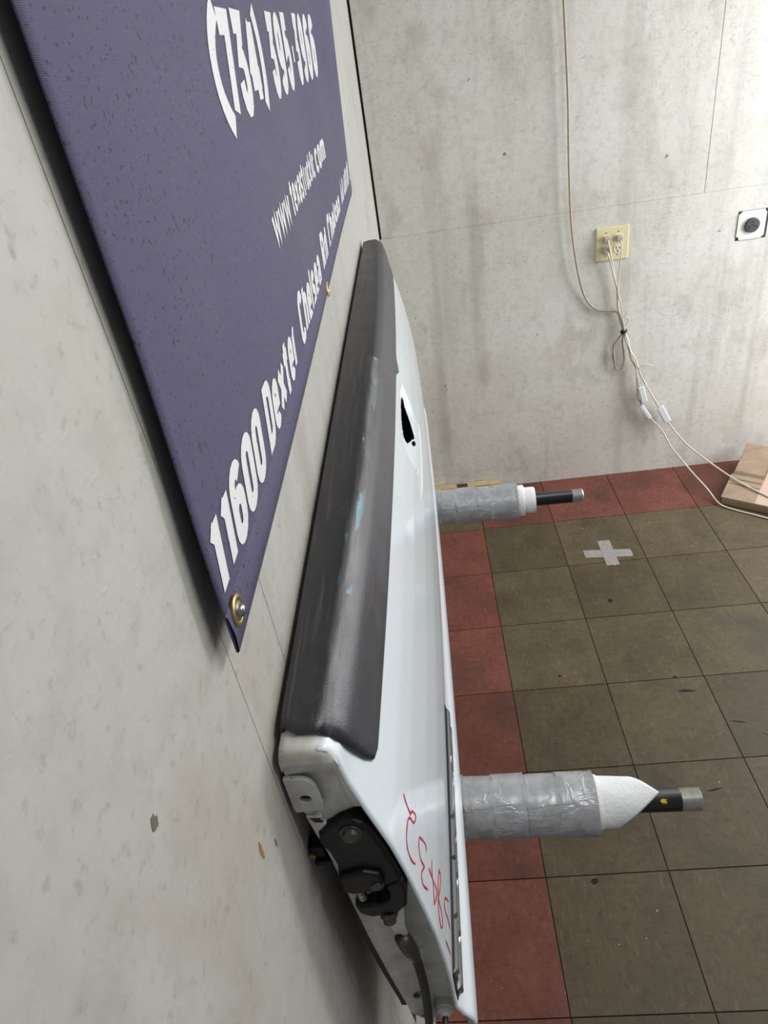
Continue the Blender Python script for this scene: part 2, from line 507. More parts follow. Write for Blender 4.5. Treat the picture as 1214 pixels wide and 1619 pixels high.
obj('bottom_rail', grid(len(yi), 3, lambda i, j: ((xi(.872), .075, SX(yi[i], .851))[j], yi[i]+(.02 if i == 0 else 0), (.872, .862, .852)[j])), M_END, tg)

# recessed end panels: near one visible, far one plain
XM = [(.88, .072), (.93, .069), (.993, .067), (1.051, .063), (1.089, .056), (1.134, .050), (1.19, .048), (1.28, .047), (1.30, .045), (1.33, .041), (1.355, .037), (1.384, .033)]
zr = [.882, .895, .91, .93, .96, .993, 1.02, 1.051, 1.07, 1.089, 1.11, 1.134, 1.16, 1.19, 1.23, 1.26, 1.285, 1.297, 1.303, 1.315, 1.33, 1.345, 1.355, 1.362, 1.37, 1.378, 1.383]
def end_pt(sy, y0):
    def f(i, j):
        z = zr[i]; a = xi(z); m = lerp_table(XM, z); b = SX(y0, z)-.0015
        if z < .905: a = a+(.905-z)*.9
        low = 1-sstep(1.297, 1.304, z)
        deep = .003+.012*low
        lip = sstep(1.352, 1.366, z)
        x = (a, a+.003, (a+m)/2, m, m+.004, b-.004, b-.001)[j]
        d = (.003, .002, .004, .005+.004*low, .012*low+.004, .004+.012*low, .0035)[j]
        d = d*(1-lip)+.0015*lip + (.004 if (1.303 < z < 1.352 and 1 <= j <= 3) else 0)
        return (x, y0+sy*d, z)
    return f
obj('end_panel', grid(len(zr), 7, end_pt(1, YN)), M_END, tg, smooth=True, split=35)
obj('end_panel', grid(len(zr), 7, end_pt(-1, YF)), M_END, tg, smooth=True, split=35)
def liner_pt(i, j):
    z = .921+.26*i/20; k = (0, .0005, .0075, .0075, .0005)[j]
    y = (YF-.006, YN+.006, YN+.006, YF-.006, YF-.006)[j]
    return (xi(z)-k*min(1, (1.185-z)/.10), y, z)
obj('bed_liner', grid(21, 5, liner_pt), M_BLACK, tg)

# black plastic cap over the top rail
def capmat():
    t = NT('scuffed_black_cap')
    uv = t.pos(uv=True); p = t.pos()
    sx = t.n('ShaderNodeSeparateXYZ'); t.l(uv, sx.inputs[0])
    U, Vv = sx.outputs[0], sx.outputs[1]
    n = t.noise(p, 14, 6, .65)
    c = t.mix(t.ramp(n, [(.3, 0.0), (.8, 1.0)]), (.0085, .0090, .0110), (.019, .0195, .0235))
    c = t.mix(t.math('MULTIPLY', t.ramp(Vv, [(.42, 0.0), (.50, 1.0)]), t.ramp(n, [(.2, .55), (.8, 1.0)])), c, (.044, .047, .062))  # slope coloured lighter and bluer, painting in the sheen of reflected daylight
    # long scratches along the top
    s = t.noise(t.pos((260, 5, 260)), 1, 4, .6)
    topm = t.math('LESS_THAN', Vv, .40)
    c = t.mix(t.math('MULTIPLY', t.math('MULTIPLY', t.ramp(s, [(.56, 0.0), (.72, 1.0)]), topm), .42), c, (.16, .155, .15))
    s2 = t.noise(t.pos((30, 55, 30), (0, 0, .6)), 1, 5, .7, 1.2)
    c = t.mix(t.math('MULTIPLY', t.ramp(s2, [(.60, 0.0), (.75, 1.0)]), .28), c, (.13, .12, .105))
    # worn crease: grey rub with blue transfer paint
    d = t.math('ABSOLUTE', t.math('SUBTRACT', Vv, .425))
    band = t.ramp(d, [(.0, 1.0), (.05, 0.0)])
    wear = t.noise(t.pos((60, 7, 60)), 1, 5, .6)
    near = t.math('LESS_THAN', U, .47)
    w = t.math('MULTIPLY', t.math('MULTIPLY', band, t.ramp(wear, [(.38, 0.0), (.6, 1.0)])), near)
    c = t.mix(t.math('MULTIPLY', w, .75), c, (.20, .21, .22))
    blue = t.noise(t.pos((90, 9, 90), (.1, 0, 0)), 1.0, 4, .55)
    band2 = t.ramp(t.math('ABSOLUTE', t.math('SUBTRACT', Vv, .415)), [(.018, 1.0), (.045, 0.0)])
    wb2 = t.math('MULTIPLY', t.math('MULTIPLY', band2, t.ramp(blue, [(.52, 0.0), (.56, 1.0)])), t.math('MULTIPLY', near, t.math('GREATER_THAN', U, .10)))
    c = t.mix(t.math('MULTIPLY', wb2, .85), c, (.17, .36, .47))
    grain = t.noise(p, 700, 2, .5)
    t.set(Base_Color=c, Roughness=t.ramp(n, [(.3, .34), (.8, .52)]), Normal=t.bump(grain, .5, .0006))
    t.b.inputs['Specular IOR Level'].default_value = .7
    return t.m
ns = 160
def cap_prof(y):
    tip = 1.300-.013*math.exp(-((y+1.555)/.028)**2)
    xt = SX(y, 1.384)
    return [(.0050, 1.335), (.0042, 1.350), (.0040, 1.382), (.0048, 1.3895), (.0075, 1.3910), (.018, 1.3916), ((.006+xt)/2+.006, 1.3918), (xt-.003, 1.3918), (xt+.0015, 1.3910), (xt+.0045, 1.3882), (SX(y, 1.378)+.0045, 1.380),
            (SX(y, 1.36)+.0048, 1.362), (SX(y, 1.34)+.0054, 1.340), (SX(y, 1.32)+.0046, 1.320), (SX(y, tip+.004)+.0044, tip+.004), (SX(y, tip)+.0035, tip), (SX(y, tip)+.0004, tip-.0006)]
VV = [0, .02, .06, .1, .13, .22, .30, .38, .405, .43, .47, .58, .70, .83, .95, .98, 1.0]
def cap_pt(i, j):
    def ends(z):
        k = max(0, min(1, (1.385-z)/.085))
        if j < 5: k = 0.25
        return YN+.011+.034*k**1.15+(.006*max(0, (k-.85)/.15)**2), YF-.006-.034*k**1.15
    z0 = cap_prof(-2.4)[j][1]
    a, b = ends(z0)
    y = a+(b-a)*i/(ns-1)
    x, z = cap_prof(y)[j]
    if i in (0, ns-1):                       # turned down end lip
        x -= .002 if j > 8 else 0; z -= .002 if j < 12 else 0
    return (x, y, z)
V, F = grid(ns, 17, cap_pt)
uvs = [(i/(ns-1), VV[j]) for i in range(ns) for j in range(17)]
cap = obj('top_cap', (V, [f[::-1] for f in F]), capmat(), tg, smooth=True, uvs=uvs)
so = cap.modifiers.new('thick', 'SOLIDIFY'); so.thickness = .0032; so.offset = -1

# bracket plate with a round hole in the upper corner of the end
poly = [(.0015, 1.352), (.016, 1.351), (.021, 1.348), (.0245, 1.341), (.0255, 1.330), (.0262, 1.317), (.0250, 1.3105), (.0035, 1.308), (.002, 1.312)]
def plate_with_hole(poly, hc, hr, y0, y1, n=56):
    def ray_out(a):
        d = Vector((math.cos(a), math.sin(a))); best = None
        for p, q in zip(poly, poly[1:]+poly[:1]):
            p = Vector(p)-Vector(hc); q = Vector(q)-Vector(hc); e = q-p
            den = d.x*e.y-d.y*e.x
            if abs(den) < 1e-12: continue
            t = (p.x*e.y-p.y*e.x)/den; s = (p.x*d.y-p.y*d.x)/den
            if t > 0 and -1e-6 <= s <= 1+1e-6 and (best is None or t < best): best = t
        return Vector(hc)+d*best
    V = []
    for k in range(n):
        a = 2*math.pi*k/n
        o = ray_out(a); h = Vector(hc)+Vector((math.cos(a), math.sin(a)))*hr
        V += [(h.x, y0, h.y), (o.x, y0, o.y), (o.x, y1, o.y), (h.x, y1, h.y)]
    F = []
    for k in range(n):
        a, b = k*4, ((k+1) % n)*4
        F += [(a+i, a+(i+1) % 4, b+(i+1) % 4, b+i) for i in range(4)]
    return V, F
br = obj('corner_bracket', plate_with_hole(poly, (.0140, 1.3255), .0046, YN-.001, YN+.003), M_END, tg, bevel=.0007)
obj('bracket_hole', lathe_axis([(0, .0046), (.0015, .0046)], (.0140, YN+.0025, 1.3255), (0, 1, 0), 24), M_BLACK, br)
obj('side_tab', prism_y([(.009, 1.302), (.022, 1.300), (.021, 1.293), (.0245, 1.288), (.0215, 1.270), (.0135, 1.266)], YN-.0005, YN+.004), M_END, tg, bevel=.001)
obj('tab_slot', prism_y([(.0115, 1.2995), (.020, 1.2985), (.0215, 1.2925), (.0150, 1.2935)], YN-.0008, YN+.001), M_BLACK, tg)

# latch
lt = obj('latch', prism_y([(.0135, 1.266), (.0155, 1.280), (.023, 1.289), (.034, 1.2945), (.046, 1.2955), (.0535, 1.2905), (.0585, 1.280), (.0655, 1.255), (.0715, 1.225), (.0745, 1.205), (.070, 1.197), (.058, 1.195), (.052, 1.188), (.036, 1.186), (.026, 1.187), (.0205, 1.193), (.0195, 1.210), (.0225, 1.230), (.0195, 1.251)], YN-.004, YN+.016), M_GREASE, tg, bevel=.0035)
obj('latch_hook', prism_y([(.0745, 1.206), (.0765, 1.185), (.0735, 1.163), (.064, 1.1505), (.040, 1.145), (.029, 1.152), (.0265, 1.166), (.031, 1.172), (.034, 1.166), (.050, 1.1665), (.059, 1.174), (.061, 1.186), (.059, 1.197)], YN-.006, YN+.012), M_GREASE, lt, bevel=.003)
obj('latch_cam', prism_y([(.022, 1.222), (.044, 1.228), (.058, 1.222), (.060, 1.206), (.052, 1.1955), (.030, 1.193), (.0215, 1.197)], YN-.009, YN-.002), M_GREASE, lt, bevel=.003)
obj('catch_pin', lathe_axis([(0, .0045), (.006, .0045), (.0065, .0035), (.012, .0035), (.0125, .0045), (.019, .0045)], (.0330, YN-.001, 1.1930), (.12, 0, -1), 18), M_STEEL, lt, smooth=True, split=40)
obj('catch_lever', tube([(.040, YN+.004, 1.180), (.047, YN+.003, 1.182), (.053, YN+.002, 1.187)], .0018, 8, 4), M_STEEL, lt, smooth=True)
def bolt(c, r, h, dr, parent, m=M_BOLT):
    d = Vector(dr).normalized()
    b = obj('bolt', lathe_axis([(-.002, r*1.35), (h*.25, r*1.35), (h*.3, r), (h*.9, r*.98), (h, r*.8)], c, d, 20), m, parent, smooth=True, split=35)
    return b
bolt((.0425, YN-.004, 1.2815), .0068, .006, (0, -1, .05), lt)
bolt((.0525, YN-.008, 1.2065), .0048, .003, (0, -1, .1), lt)
bolt((.0545, YN-.002, 1.1455), .0062, .010, (.05, -.55, -.9), lt)
obj('latch_rod_clip', merge(box(-.001, .0125, YN+.004, YN+.018, 1.232, 1.247), box(.002, .017, YN+.001, YN+.012, 1.224, 1.2305)), M_GREASE, tg, bevel=.0015)
obj('clip_screw', lathe_axis([(0, .003), (.003, .003)], (.002, YN+.004, 1.2400), (0, -1, 0), 12), M_BRASS, tg)

# strap and lock cable
st = obj('cable_strap', prism_y([(.0470, 1.1470), (.0560, 1.1500), (.0690, 1.160), (.0680, 1.140), (.0655, 1.112), (.0665, 1.098), (.0610, 1.0880), (.0555, 1.0890), (.0525, 1.108), (.0495, 1.128)], YN-.0005, YN+.0025), M_END, tg, bevel=.001)
obj('strap_hole', lathe_axis([(0, .0034), (.001, .0034)], (.0578, YN-.0010, 1.0970), (0, 1, 0), 16), M_CABLE, st)
cb = obj('lock_cable', tube([(.0665, YN-.001, 1.070), (.0690, YN-.002, 1.052), (.0705, YN-.003, 1.020), (.0705, YN-.003, .985), (.0690, YN-.003, .945), (.0665, YN-.003, .905), (.0640, YN-.002, .868), (.0625, YN+.004, .82), (.066, YN+.02, .78)], .0047, 10, 5), M_CABLE, tg, smooth=True)
obj('cable_sleeve', tube([(.0600, YN-.001, 1.096), (.0635, YN-.002, 1.082), (.0668, YN-.002, 1.066), (.0688, YN-.002, 1.054)], lambda t: .0052+.0028*math.sin(math.pi*min(1, .25+t*.75)), 14, 4), M_BOLT, cb, smooth=True)
obj('drain_hole', lathe_axis([(0, .0042), (.001, .0042)], (.0585, YN+.0025, .951), (0, 1, 0), 18), M_CABLE, tg)
hg = obj('hinge_cup', lathe_axis([(-.006, .011), (.002, .011), (.003, .0098), (.006, .0092), (.007, .0060), (.010, .0055), (.0105, .003)], (.0845, YN+.010, .902), (0, -1, 0), 28), M_END, tg, smooth=True, split=35)
obj('hinge_stud', lathe_axis([(0, .0035), (.014, .0035), (.0145, .0025)], (.0845, YN+.002, .902), (0, -1, 0), 16), M_BOLT, hg, smooth=True, split=40)

# chrome edged emblem near the lower edge of the face
def emblem_strip(y0, y1, za, zb, h0, h1, n=40):
    """ribbon lying on the face between heights za..zb (near end, far end pairs), raised from h0 to h1"""
    def zz(pair, t): return pair[0]+(pair[1]-pair[0])*t
    def f(i, j):
        t = i/(n-1); y = y0+(y1-y0)*t
        a, b = zz(za, t), zz(zb, t)
        z, h = ((a, h0), (a, h1), (a+(b-a)*.25, h1+.0006), (a+(b-a)*.75, h1+.0006), (b, h1), (b, h0))[j]
        e = min(t, 1-t)*(y1-y0)
        if e < .002: h = h0+(h-h0)*max(.4, e/.002)
        return (SX(y, z)+h, y, z)
    return grid(n, 6, f)
em = obj('emblem', emblem_strip(-2.458, -2.118, (.9245, .9515), (.9865, 1.0065), -.001, .0030), M_BLACK, tg, smooth=True, split=50, label='long emblem with chrome rails and black outline')
edges = [-2.455, -2.400, -2.335, -2.285, -2.205, -2.122]
for a, b in zip(edges, edges[1:]):
    k0, k1 = (a+2.458)/.34, (b+2.458)/.34
    def zl(lo, hi): return (lo+(hi-lo)*k0, lo+(hi-lo)*k1)
    obj('chrome_rail', emblem_strip(a+.0005, b-.0005, zl(.972, .993), zl(.9845, 1.0045), -.001, .0062, 16), M_CHROME, em, smooth=True, split=50)
    obj('chrome_rail', emblem_strip(a+.0005, b-.0005, zl(.926, .953), zl(.943, .968), -.001, .0070, 16), M_CHROME, em, smooth=True, split=50)

# red marker writing on the paint
STROKES = [
 [(-2.4019,1.2274),(-2.4056,1.2209),(-2.4077,1.2125),(-2.4082,1.2049)],
 [(-2.4107,1.2062),(-2.4028,1.1993),(-2.3993,1.1901),(-2.4008,1.186),(-2.4072,1.1893),(-2.4114,1.1958),(-2.4121,1.2033),(-2.4179,1.2117),(-2.4286,1.2144),(-2.4383,1.2145),(-2.4448,1.2106),(-2.4476,1.2029),(-2.447,1.1917),(-2.4444,1.1837)],
 [(-2.4111,1.1439),(-2.4067,1.1454),(-2.4072,1.1549),(-2.4116,1.1697),(-2.4182,1.1727),(-2.4257,1.1699),(-2.4299,1.1627),(-2.4291,1.1493)],
 [(-2.4291,1.1493),(-2.4364,1.1572),(-2.4421,1.1606),(-2.4465,1.1574),(-2.4477,1.1504),(-2.4432,1.1349)],
 [(-2.4059,1.1184),(-2.4157,1.1181),(-2.4287,1.1106),(-2.4433,1.1056)],
 [(-2.4433,1.1056),(-2.4255,1.094),(-2.4229,1.1124),(-2.4212,1.1313)],
 [(-2.3968,1.0825),(-2.3986,1.0714),(-2.4136,1.0769),(-2.4308,1.0878),(-2.4415,1.0828),(-2.4471,1.0686),(-2.4409,1.06),(-2.4322,1.0662),(-2.4277,1.0848),(-2.4141,1.0881),(-2.3968,1.0825)],
 [(-2.3967,1.0149),(-2.4045,1.0389),(-2.4133,1.0477),(-2.4191,1.0399),(-2.4179,1.0205),(-2.4199,1.0058)],
 [(-2.4463,1.0392),(-2.4458,1.023),(-2.4449,1.0032)]]
def ribbon(pts, w):
    P = smooth_path([(0, a, b) for a, b in pts], 5)
    V, F = [], []
    n = len(P)
    for i, p in enumerate(P):
        d = (P[min(i+1, n-1)]-P[max(i-1, 0)]).normalized(); q = Vector((0, -d.z, d.y))
        ww = w*(.75+.5*math.sin(i*.35)**2)
        for s in (-1, 1):
            a = p+q*ww*s; V.append((SX(a.y, a.z)+.00035, a.y, a.z))
        if i: F.append((2*i-2, 2*i-1, 2*i+1, 2*i))
    return V, F
mk = obj('marker_writing', merge(*[ribbon(s, .0010) for s in STROKES]), M_RED, tg, label='red handwritten marker number')
sm = mk.modifiers.new('thick', 'SOLIDIFY'); sm.thickness = .0003; sm.offset = 0

# ------------------------------------------------------------------ padded pipe arms
def tape_mat():
    t = NT('silver_duct_tape'); p = t.pos()
    n = t.noise(p, 45, 5, .6, .8)
    c = t.mix(t.ramp(n, [(.3, 0.0), (.75, 1.0)]), (.34, .345, .36), (.52, .525, .535))
    cr_ = t.noise(t.pos((16, 60, 60), (.2, .5, .3)), 1, 3, .5, .9)
    cr2 = t.noise(t.pos((70, 22, 22), (.5, .3, .2)), 1, 3, .5, .5)
    b = t.bump(t.ramp(cr_, [(.50, 0.0), (.58, 1.0)]), .35, .002)
    b = t.bump(t.ramp(cr2, [(.58, 0.0), (.64, 1.0)]), .35, .002, b)
    t.set(Base_Color=c, Roughness=.36, Metallic=.30, Normal=b)
    return t.m
M_TAPE = tape_mat()
M_FOAM = plain('white_foam_sheet', (.88, .885, .90), .7, 0, 260, .08, .8)
M_PIPE = plain('black_iron_pipe', (.016, .017, .020), .33, .2, 60, .4)
M_THREAD = plain('worn_thread_steel', (.55, .54, .52), .34, .8, 150, .3)
M_YELLOW = plain('yellow_paint_mark', (.75, .48, .02), .5, 0, 90, .2)

def pipe_arm(y, z, label, tape_end, foam, pipe_end, thread0, flap, seed):
    rnd = random.Random(seed)
    r = empty('pipe_arm', (0, y, z), label, 'pipe arm', 'pipe arms holding the tailgate')
    dy = -.011                                # slight lean of the arm in plan
    ax = Vector((1, dy/.36, 0))
    o = (0.0, y-dy*.3, z)
    R = .0168
    obj('wall_flange', lathe_axis([(.0005, .042), (.007, .042), (.008, .026), (.020, .024), (.021, .0172)], o, ax, 32), M_PIPE, r, smooth=True, split=35)
    obj('pipe', lathe_axis([(.005, R), (thread0, R), (thread0+.001, R-.0006)], o, ax, 36), M_PIPE, r, smooth=True, split=35)
    pr_ = []; t = thread0
    while t < pipe_end-.002:
        pr_ += [(t, R-.0012), (t+.0011, R+.0002)]; t += .0022
    pr_ += [(pipe_end-.001, R-.0008), (pipe_end, R-.0022), (pipe_end-.0002, R-.0048), (pipe_end-.02, R-.0048)]
    obj('threaded_end', lathe_axis(pr_, o, ax, 36), M_THREAD, r, smooth=True, split=30)
    # bands of tape
    edges = [.035]
    while edges[-1] < tape_end-.05: edges.append(edges[-1]+rnd.uniform(.036, .058))
    edges[-1] = tape_end
    for k, (a, b) in enumerate(zip(edges, edges[1:])):
        R0 = .0458+(.0011 if k % 2 else -.0006)+rnd.uniform(-.0004, .0004); ph = rnd.uniform(0, 9)
        def wob(tt, an, ph=ph):
            v = Vector((tt*26+ph, math.cos(an)*1.7, math.sin(an)*1.7))
            return .0016*mnoise.noise(v)+.0006*mnoise.noise(v*4)
        n = 14
        pf = [(a-.003, R0-.003)]+[(a+(b-a)*i/n, R0+(.0010 if i == n else 0)) for i in range(n+1)]+[(b+.0008, R0-.0035), (b+.0004, R0-.012)]
        obj('tape_band', lathe_axis(pf, o, ax, 48, wob), M_TAPE, r, smooth=True, split=50)
    # rolled foam showing past the tape
    for (a, b, fr) in foam:
        def wobf(tt, an): return .0014*mnoise.noise(Vector((tt*30, math.cos(an)*1.5, math.sin(an)*1.5+seed)))
        obj('foam_layer', lathe_axis([(a, fr-.001), (a+.004, fr), (b-.003, fr), (b, fr-.002), (b-.0005, .0172)], o, ax, 40, wobf), M_FOAM, r, smooth=True, split=45)
    if flap:
        # loose corner of the sheet, wrapped half round and folded out
        N, K = 61, 14
        u, w = frame_of(ax.normalized()); axn = ax.normalized()
        def f(i, j):
            deg = -110+300*i/(N-1); an = math.radians(deg)          # 0 = towards the camera side, 90 = up
            q = math.sin(math.radians(deg-58)) if -32 < deg < 148 else (-1 if deg <= -32 else 1)
            L = .036+.058*(q+1)/1.29 if deg < 75 else .094-.038*(q-.29)/.71
            s = j/(K-1)
            tt = tape_end-.004+L*s
            rr = .0385-.0035*s+.005*s*math.exp(-((deg-95)/40)**2)+.0005*math.sin(deg*.09+s*5)
            d = Vector((0, -math.cos(an), math.sin(an)))
            return Vector(o)+axn*tt+d*rr
        fo = obj('foam_flap', grid(N, K, f), M_FOAM, r, smooth=True)
        s_ = fo.modifiers.new('thick', 'SOLIDIFY'); s_.thickness = .003
        # paint mark on the pipe
        pts = []
        def g(i, j):
            an = math.radians(38+26*i/9); tt = .415+.011*j/6
            k = .0004*(1 if (i-4.5)**2/20+(j-3)**2/9 < 1.0+.5*math.sin(i*2.1+j) else -3)
            return Vector(o)+axn*tt+Vector((0, -math.cos(an), math.sin(an)))*(R+k)
        obj('paint_mark', grid(10, 7, g), M_YELLOW, r, label='yellow paint mark')
    return r
pipe_arm(-2.153, .803, 'near taped pipe arm with a loose white foam corner and yellow paint mark', .322, [(.318, .330, .0405)], .478, .447, True, 3)
pipe_arm(-1.314, .803, 'far taped pipe arm with two stepped white foam rings near the back wall', .326, [(.322, .343, .0395), (.338, .370, .0325)], .489, .461, False, 8)

# ------------------------------------------------------------------ banner
def banner_x(y, z):
    b = .0115
    b -= .0045*sstep(1.53, 1.70, z)*(1-sstep(-2.484, -2.36, y))
    b += .0166*max(0, min(1.2, (z-1.55)/.35))*sstep(-1.60, -1.15, y)
    b += .0012*math.sin(y*7+z*3)*sstep(1.52, 1.7, z)
    return b
def banner_mat():
    t = NT('purple_vinyl'); p = t.pos()
    n = t.noise(p, 3.5, 4, .55)
    c = t.mix(t.ramp(n, [(.3, 0.0), (.75, 1.0)]), (.074, .064, .142), (.100, .091, .155))
    sp = t.noise(p, 330, 1, .4)
    reg = t.ramp(t.noise(p, 4, 2), [(.35, .0), (.6, 1.0)])
    c = t.mix(t.math('MULTIPLY', t.ramp(sp, [(.665, 0.0), (.69, 1.0)]), t.math('ADD', t.math('MULTIPLY', reg, .6), .35)), c, (.015, .012, .015))
    w1 = t.n('ShaderNodeTexWave'); w1.bands_direction = 'Y'; w1.inputs['Scale'].default_value = 420; t.l(p, w1.inputs['Vector'])
    w2 = t.n('ShaderNodeTexWave'); w2.bands_direction = 'Z'; w2.inputs['Scale'].default_value = 420; t.l(p, w2.inputs['Vector'])
    h = t.math('ADD', w1.outputs['Fac'], w2.outputs['Fac'])
    t.set(Base_Color=c, Roughness=.58, Normal=t.bump(h, .4, .0006))
    t.b.inputs['Specular IOR Level'].default_value = .35
    return t.m
M_BANNER = banner_mat()
def letter_mat():
    t = NT('white_vinyl_print'); p = t.pos()
    sp = t.noise(p, 330, 1, .4)
    c = t.mix(t.ramp(sp, [(.735, 0.0), (.75, 1.0)]), (.74, .75, .76), (.08, .07, .07))
    t.set(Base_Color=c, Roughness=.45)
    return t.m
M_PRINT = letter_mat()
ban = empty('banner', (.0115, -1.82, 1.505), 'purple vinyl banner with white phone number and address on left wall', 'banner')
by = axis_pts([(-2.484, -2.30, 20), (-2.30, -1.62, 24), (-1.62, -1.14, 30)])
bz = axis_pts([(1.506, 1.95, 40), (1.95, 2.42, 18)])
def bottom_rise(y): return .030*sstep(-2.486, -1.14, y)*1.15
def ban_pt(i, j):
    y, z = by[i], bz[j]
    zz = z+bottom_rise(y)*(1-min(1, (z-1.506)/.3))
    y += .019*sstep(1.52, 1.70, zz)*(1-sstep(-2.484, -2.30, y))
    return (banner_x(y, zz), y, zz)
sheet = obj('banner_sheet', grid(len(by), len(bz), ban_pt), M_BANNER, ban, smooth=True)
s_ = sheet.modifiers.new('thick', 'SOLIDIFY'); s_.thickness = .0012; s_.offset = 0
def hem_pt(i, j):
    y = by[i]; z = 1.506+(.0, .001, .014, .028, .0295)[j]+bottom_rise(y)
    return (banner_x(y, z)+(.0004, .0016, .0028, .0018, .0004)[j], y, z)
obj('hem', grid(len(by), 5, hem_pt), M_BANNER, ban, smooth=True)
def grommet(y, z, screw):
    x = banner_x(y, z)+.002
    prof_ = [(-.0005, .0105), (.0010, .0105), (.0018, .0090), (.0016, .0065), (.0006, .0058), (-.0004, .0056)]
    g = obj('grommet', lathe_axis(prof_, (x, y, z), (1, 0, 0), 28), M_BRASS, ban, smooth=True, split=60)
    if screw:
        obj('screw_head', lathe_axis([(0, .0062), (.0008, .0062), (.0012, .0042), (.0030, .0040), (.0042, .0028), (.0044, .0016), (.0034, .0014)], (x+.001, y, z), (1, 0, 0), 24), M_STEEL, g, smooth=True, split=40)
grommet(-2.4690, 1.5265, True)
grommet(-1.812, 1.5290, False)

# condensed heavy lettering, drawn with a flat pen
def arc(cx, cy, rx, ry, a0, a1, n=7):
    return [(cx+rx*math.cos(math.radians(a0+(a1-a0)*k/n)), cy+ry*math.sin(math.radians(a0+(a1-a0)*k/n))) for k in range(n+1)]
def rr(x0, x1, y0, y1, ry=.2):
    cx, rx = (x0+x1)/2, (x1-x0)/2
    return arc(cx, y1-ry, rx, ry, 180, 0)+arc(cx, y0+ry, rx, ry, 0, -180)+[(x0, y1-ry)]
XH = .72
GL = {
 '0': (1, [rr(0, 1, 0, 1)]),
 '1': (.66, [[(.9, 0), (.9, 1)], [(.95, .93), (.0, .76)]]),
 '3': (1, [[(0, 1), (1, 1), (.45, .6)]+arc(.5, .3, .5, .3, 80, -180, 10)]),
 '4': (1.1, [[(.74, 0), (.74, 1)], [(.66, .98), (.0, .30)], [(-.1, .28), (1.1, .28)]]),
 '5': (1, [[(.95, 1), (.08, 1), (.05, .55)]+arc(.5, .31, .5, .31, 120, -170, 10)]),
 '6': (1, [arc(.5, .78, .5, .22, 20, 180)+arc(.5, .22, .5, .22, 180, 360)+arc(.5, .38, .5, .22, 0, 160)]),
 '7': (1, [[(0, 1), (1, 1), (.42, 0)]]),
 '8': (1, [rr(.05, .95, .54, 1, .2), rr(0, 1, 0, .54, .22)]),
 '9': (1, [arc(.5, .22, .5, .22, 200, 360)+arc(.5, .78, .5, .22, 0, 180)+arc(.5, .62, .5, .22, 180, 340)]),
 '(': (.55, [[(.10+.85*abs(2*k/12-1)**2.2, -.14+1.30*k/12) for k in range(13)]]),
 ')': (.55, [[(.90-.85*abs(2*k/12-1)**2.2, -.14+1.30*k/12) for k in range(13)]]),
 '-': (.7, [[(.05, .45), (.95, .45)]]),
 '.': (.30, [[(.3, 0), (.7, 0)]]), ',': (.30, [[(.6, .02), (.6, 0), (.2, -.18)]]), ' ': (.5, []),
 'w': (1.6, [[(0, XH), (.22, 0), (.5, XH*.9), (.78, 0), (1, XH)]]),
 't': (.86, [[(.40, .98), (.40, .14), (.50, .0), (1.0, .0)], [(-.40, XH-.02), (1.15, XH-.02)]]),
 'e': (.95, [[(.05, .36), (1, .36)]+arc(.5, XH-.2, .5, .2, 0, 180)+arc(.5, .2, .5, .2, 180, 330)]),
 'x': (1.2, [[(0, XH), (1, 0)], [(1, XH), (0, 0)]]),
 'a': (.95, [arc(.5, XH-.18, .5, .18, 165, 0)+[(1, 0)], [(1, .40), (.4, .40)]+arc(.42, .2, .42, .2, 90, 270)+[(1, .05)]]),
 's': (.9, [arc(.5, XH-.18, .5, .18, 15, 180)+[(.1, .42), (.9, .28)]+arc(.5, .16, .5, .16, 0, -165)]),
 'r': (.68, [[(0, 0), (0, XH)], arc(.55, XH-.2, .5, .2, 180, 60)]),
 'u': (.95, [[(0, XH), (0, .2)]+arc(.5, .2, .5, .2, 180, 360)+[(1, XH)], [(1, XH), (1, 0)]]),
 'c': (.9, [arc(.5, XH-.2, .5, .2, 20, 180)+arc(.5, .2, .5, .2, 180, 340)]),
 'k': (1, [[(0, 0), (0, 1)], [(1, XH), (.1, .32), (1, 0)]]),
 'l': (.32, [[(.5, 0), (.5, 1)]]),
 'o': (.95, [rr(0, 1, 0, XH, .2)]),
 'm': (1.5, [[(0, 0), (0, XH)], arc(.25, XH-.15, .25, .15, 180, 0)+[(.5, 0)], arc(.75, XH-.15, .25, .15, 180, 0)+[(1, 0)]]),
 'h': (.95, [[(0, 0), (0, 1)], arc(.5, XH-.2, .5, .2, 180, 0)+[(1, 0)]]),
 'd': (.95, [[(1, 0), (1, 1)], rr(0, 1, 0, XH, .2)]),
 'D': (1.05, [[(0, 0), (0, 1), (.4, 1)]+arc(.5, .75, .5, .25, 80, 0)+arc(.5, .25, .5, .25, 0, -80)+[(0, 0)]]),
 'C': (1.05, [arc(.5, .75, .5, .25, 15, 180)+arc(.5, .25, .5, .25, 180, 345)]),
 'R': (1.05, [[(0, 0), (0, 1), (.5, 1)]+arc(.5, .77, .5, .23, 90, -90)+[(0, .54)], [(.5, .54), (1, 0)]]),
 'M': (1.35, [[(0, 0), (0, 1), (.5, .25), (1, 1), (1, 0)]]),
 'I': (.36, [[(.5, 0), (.5, 1)]]),
}
LIFT = [0]
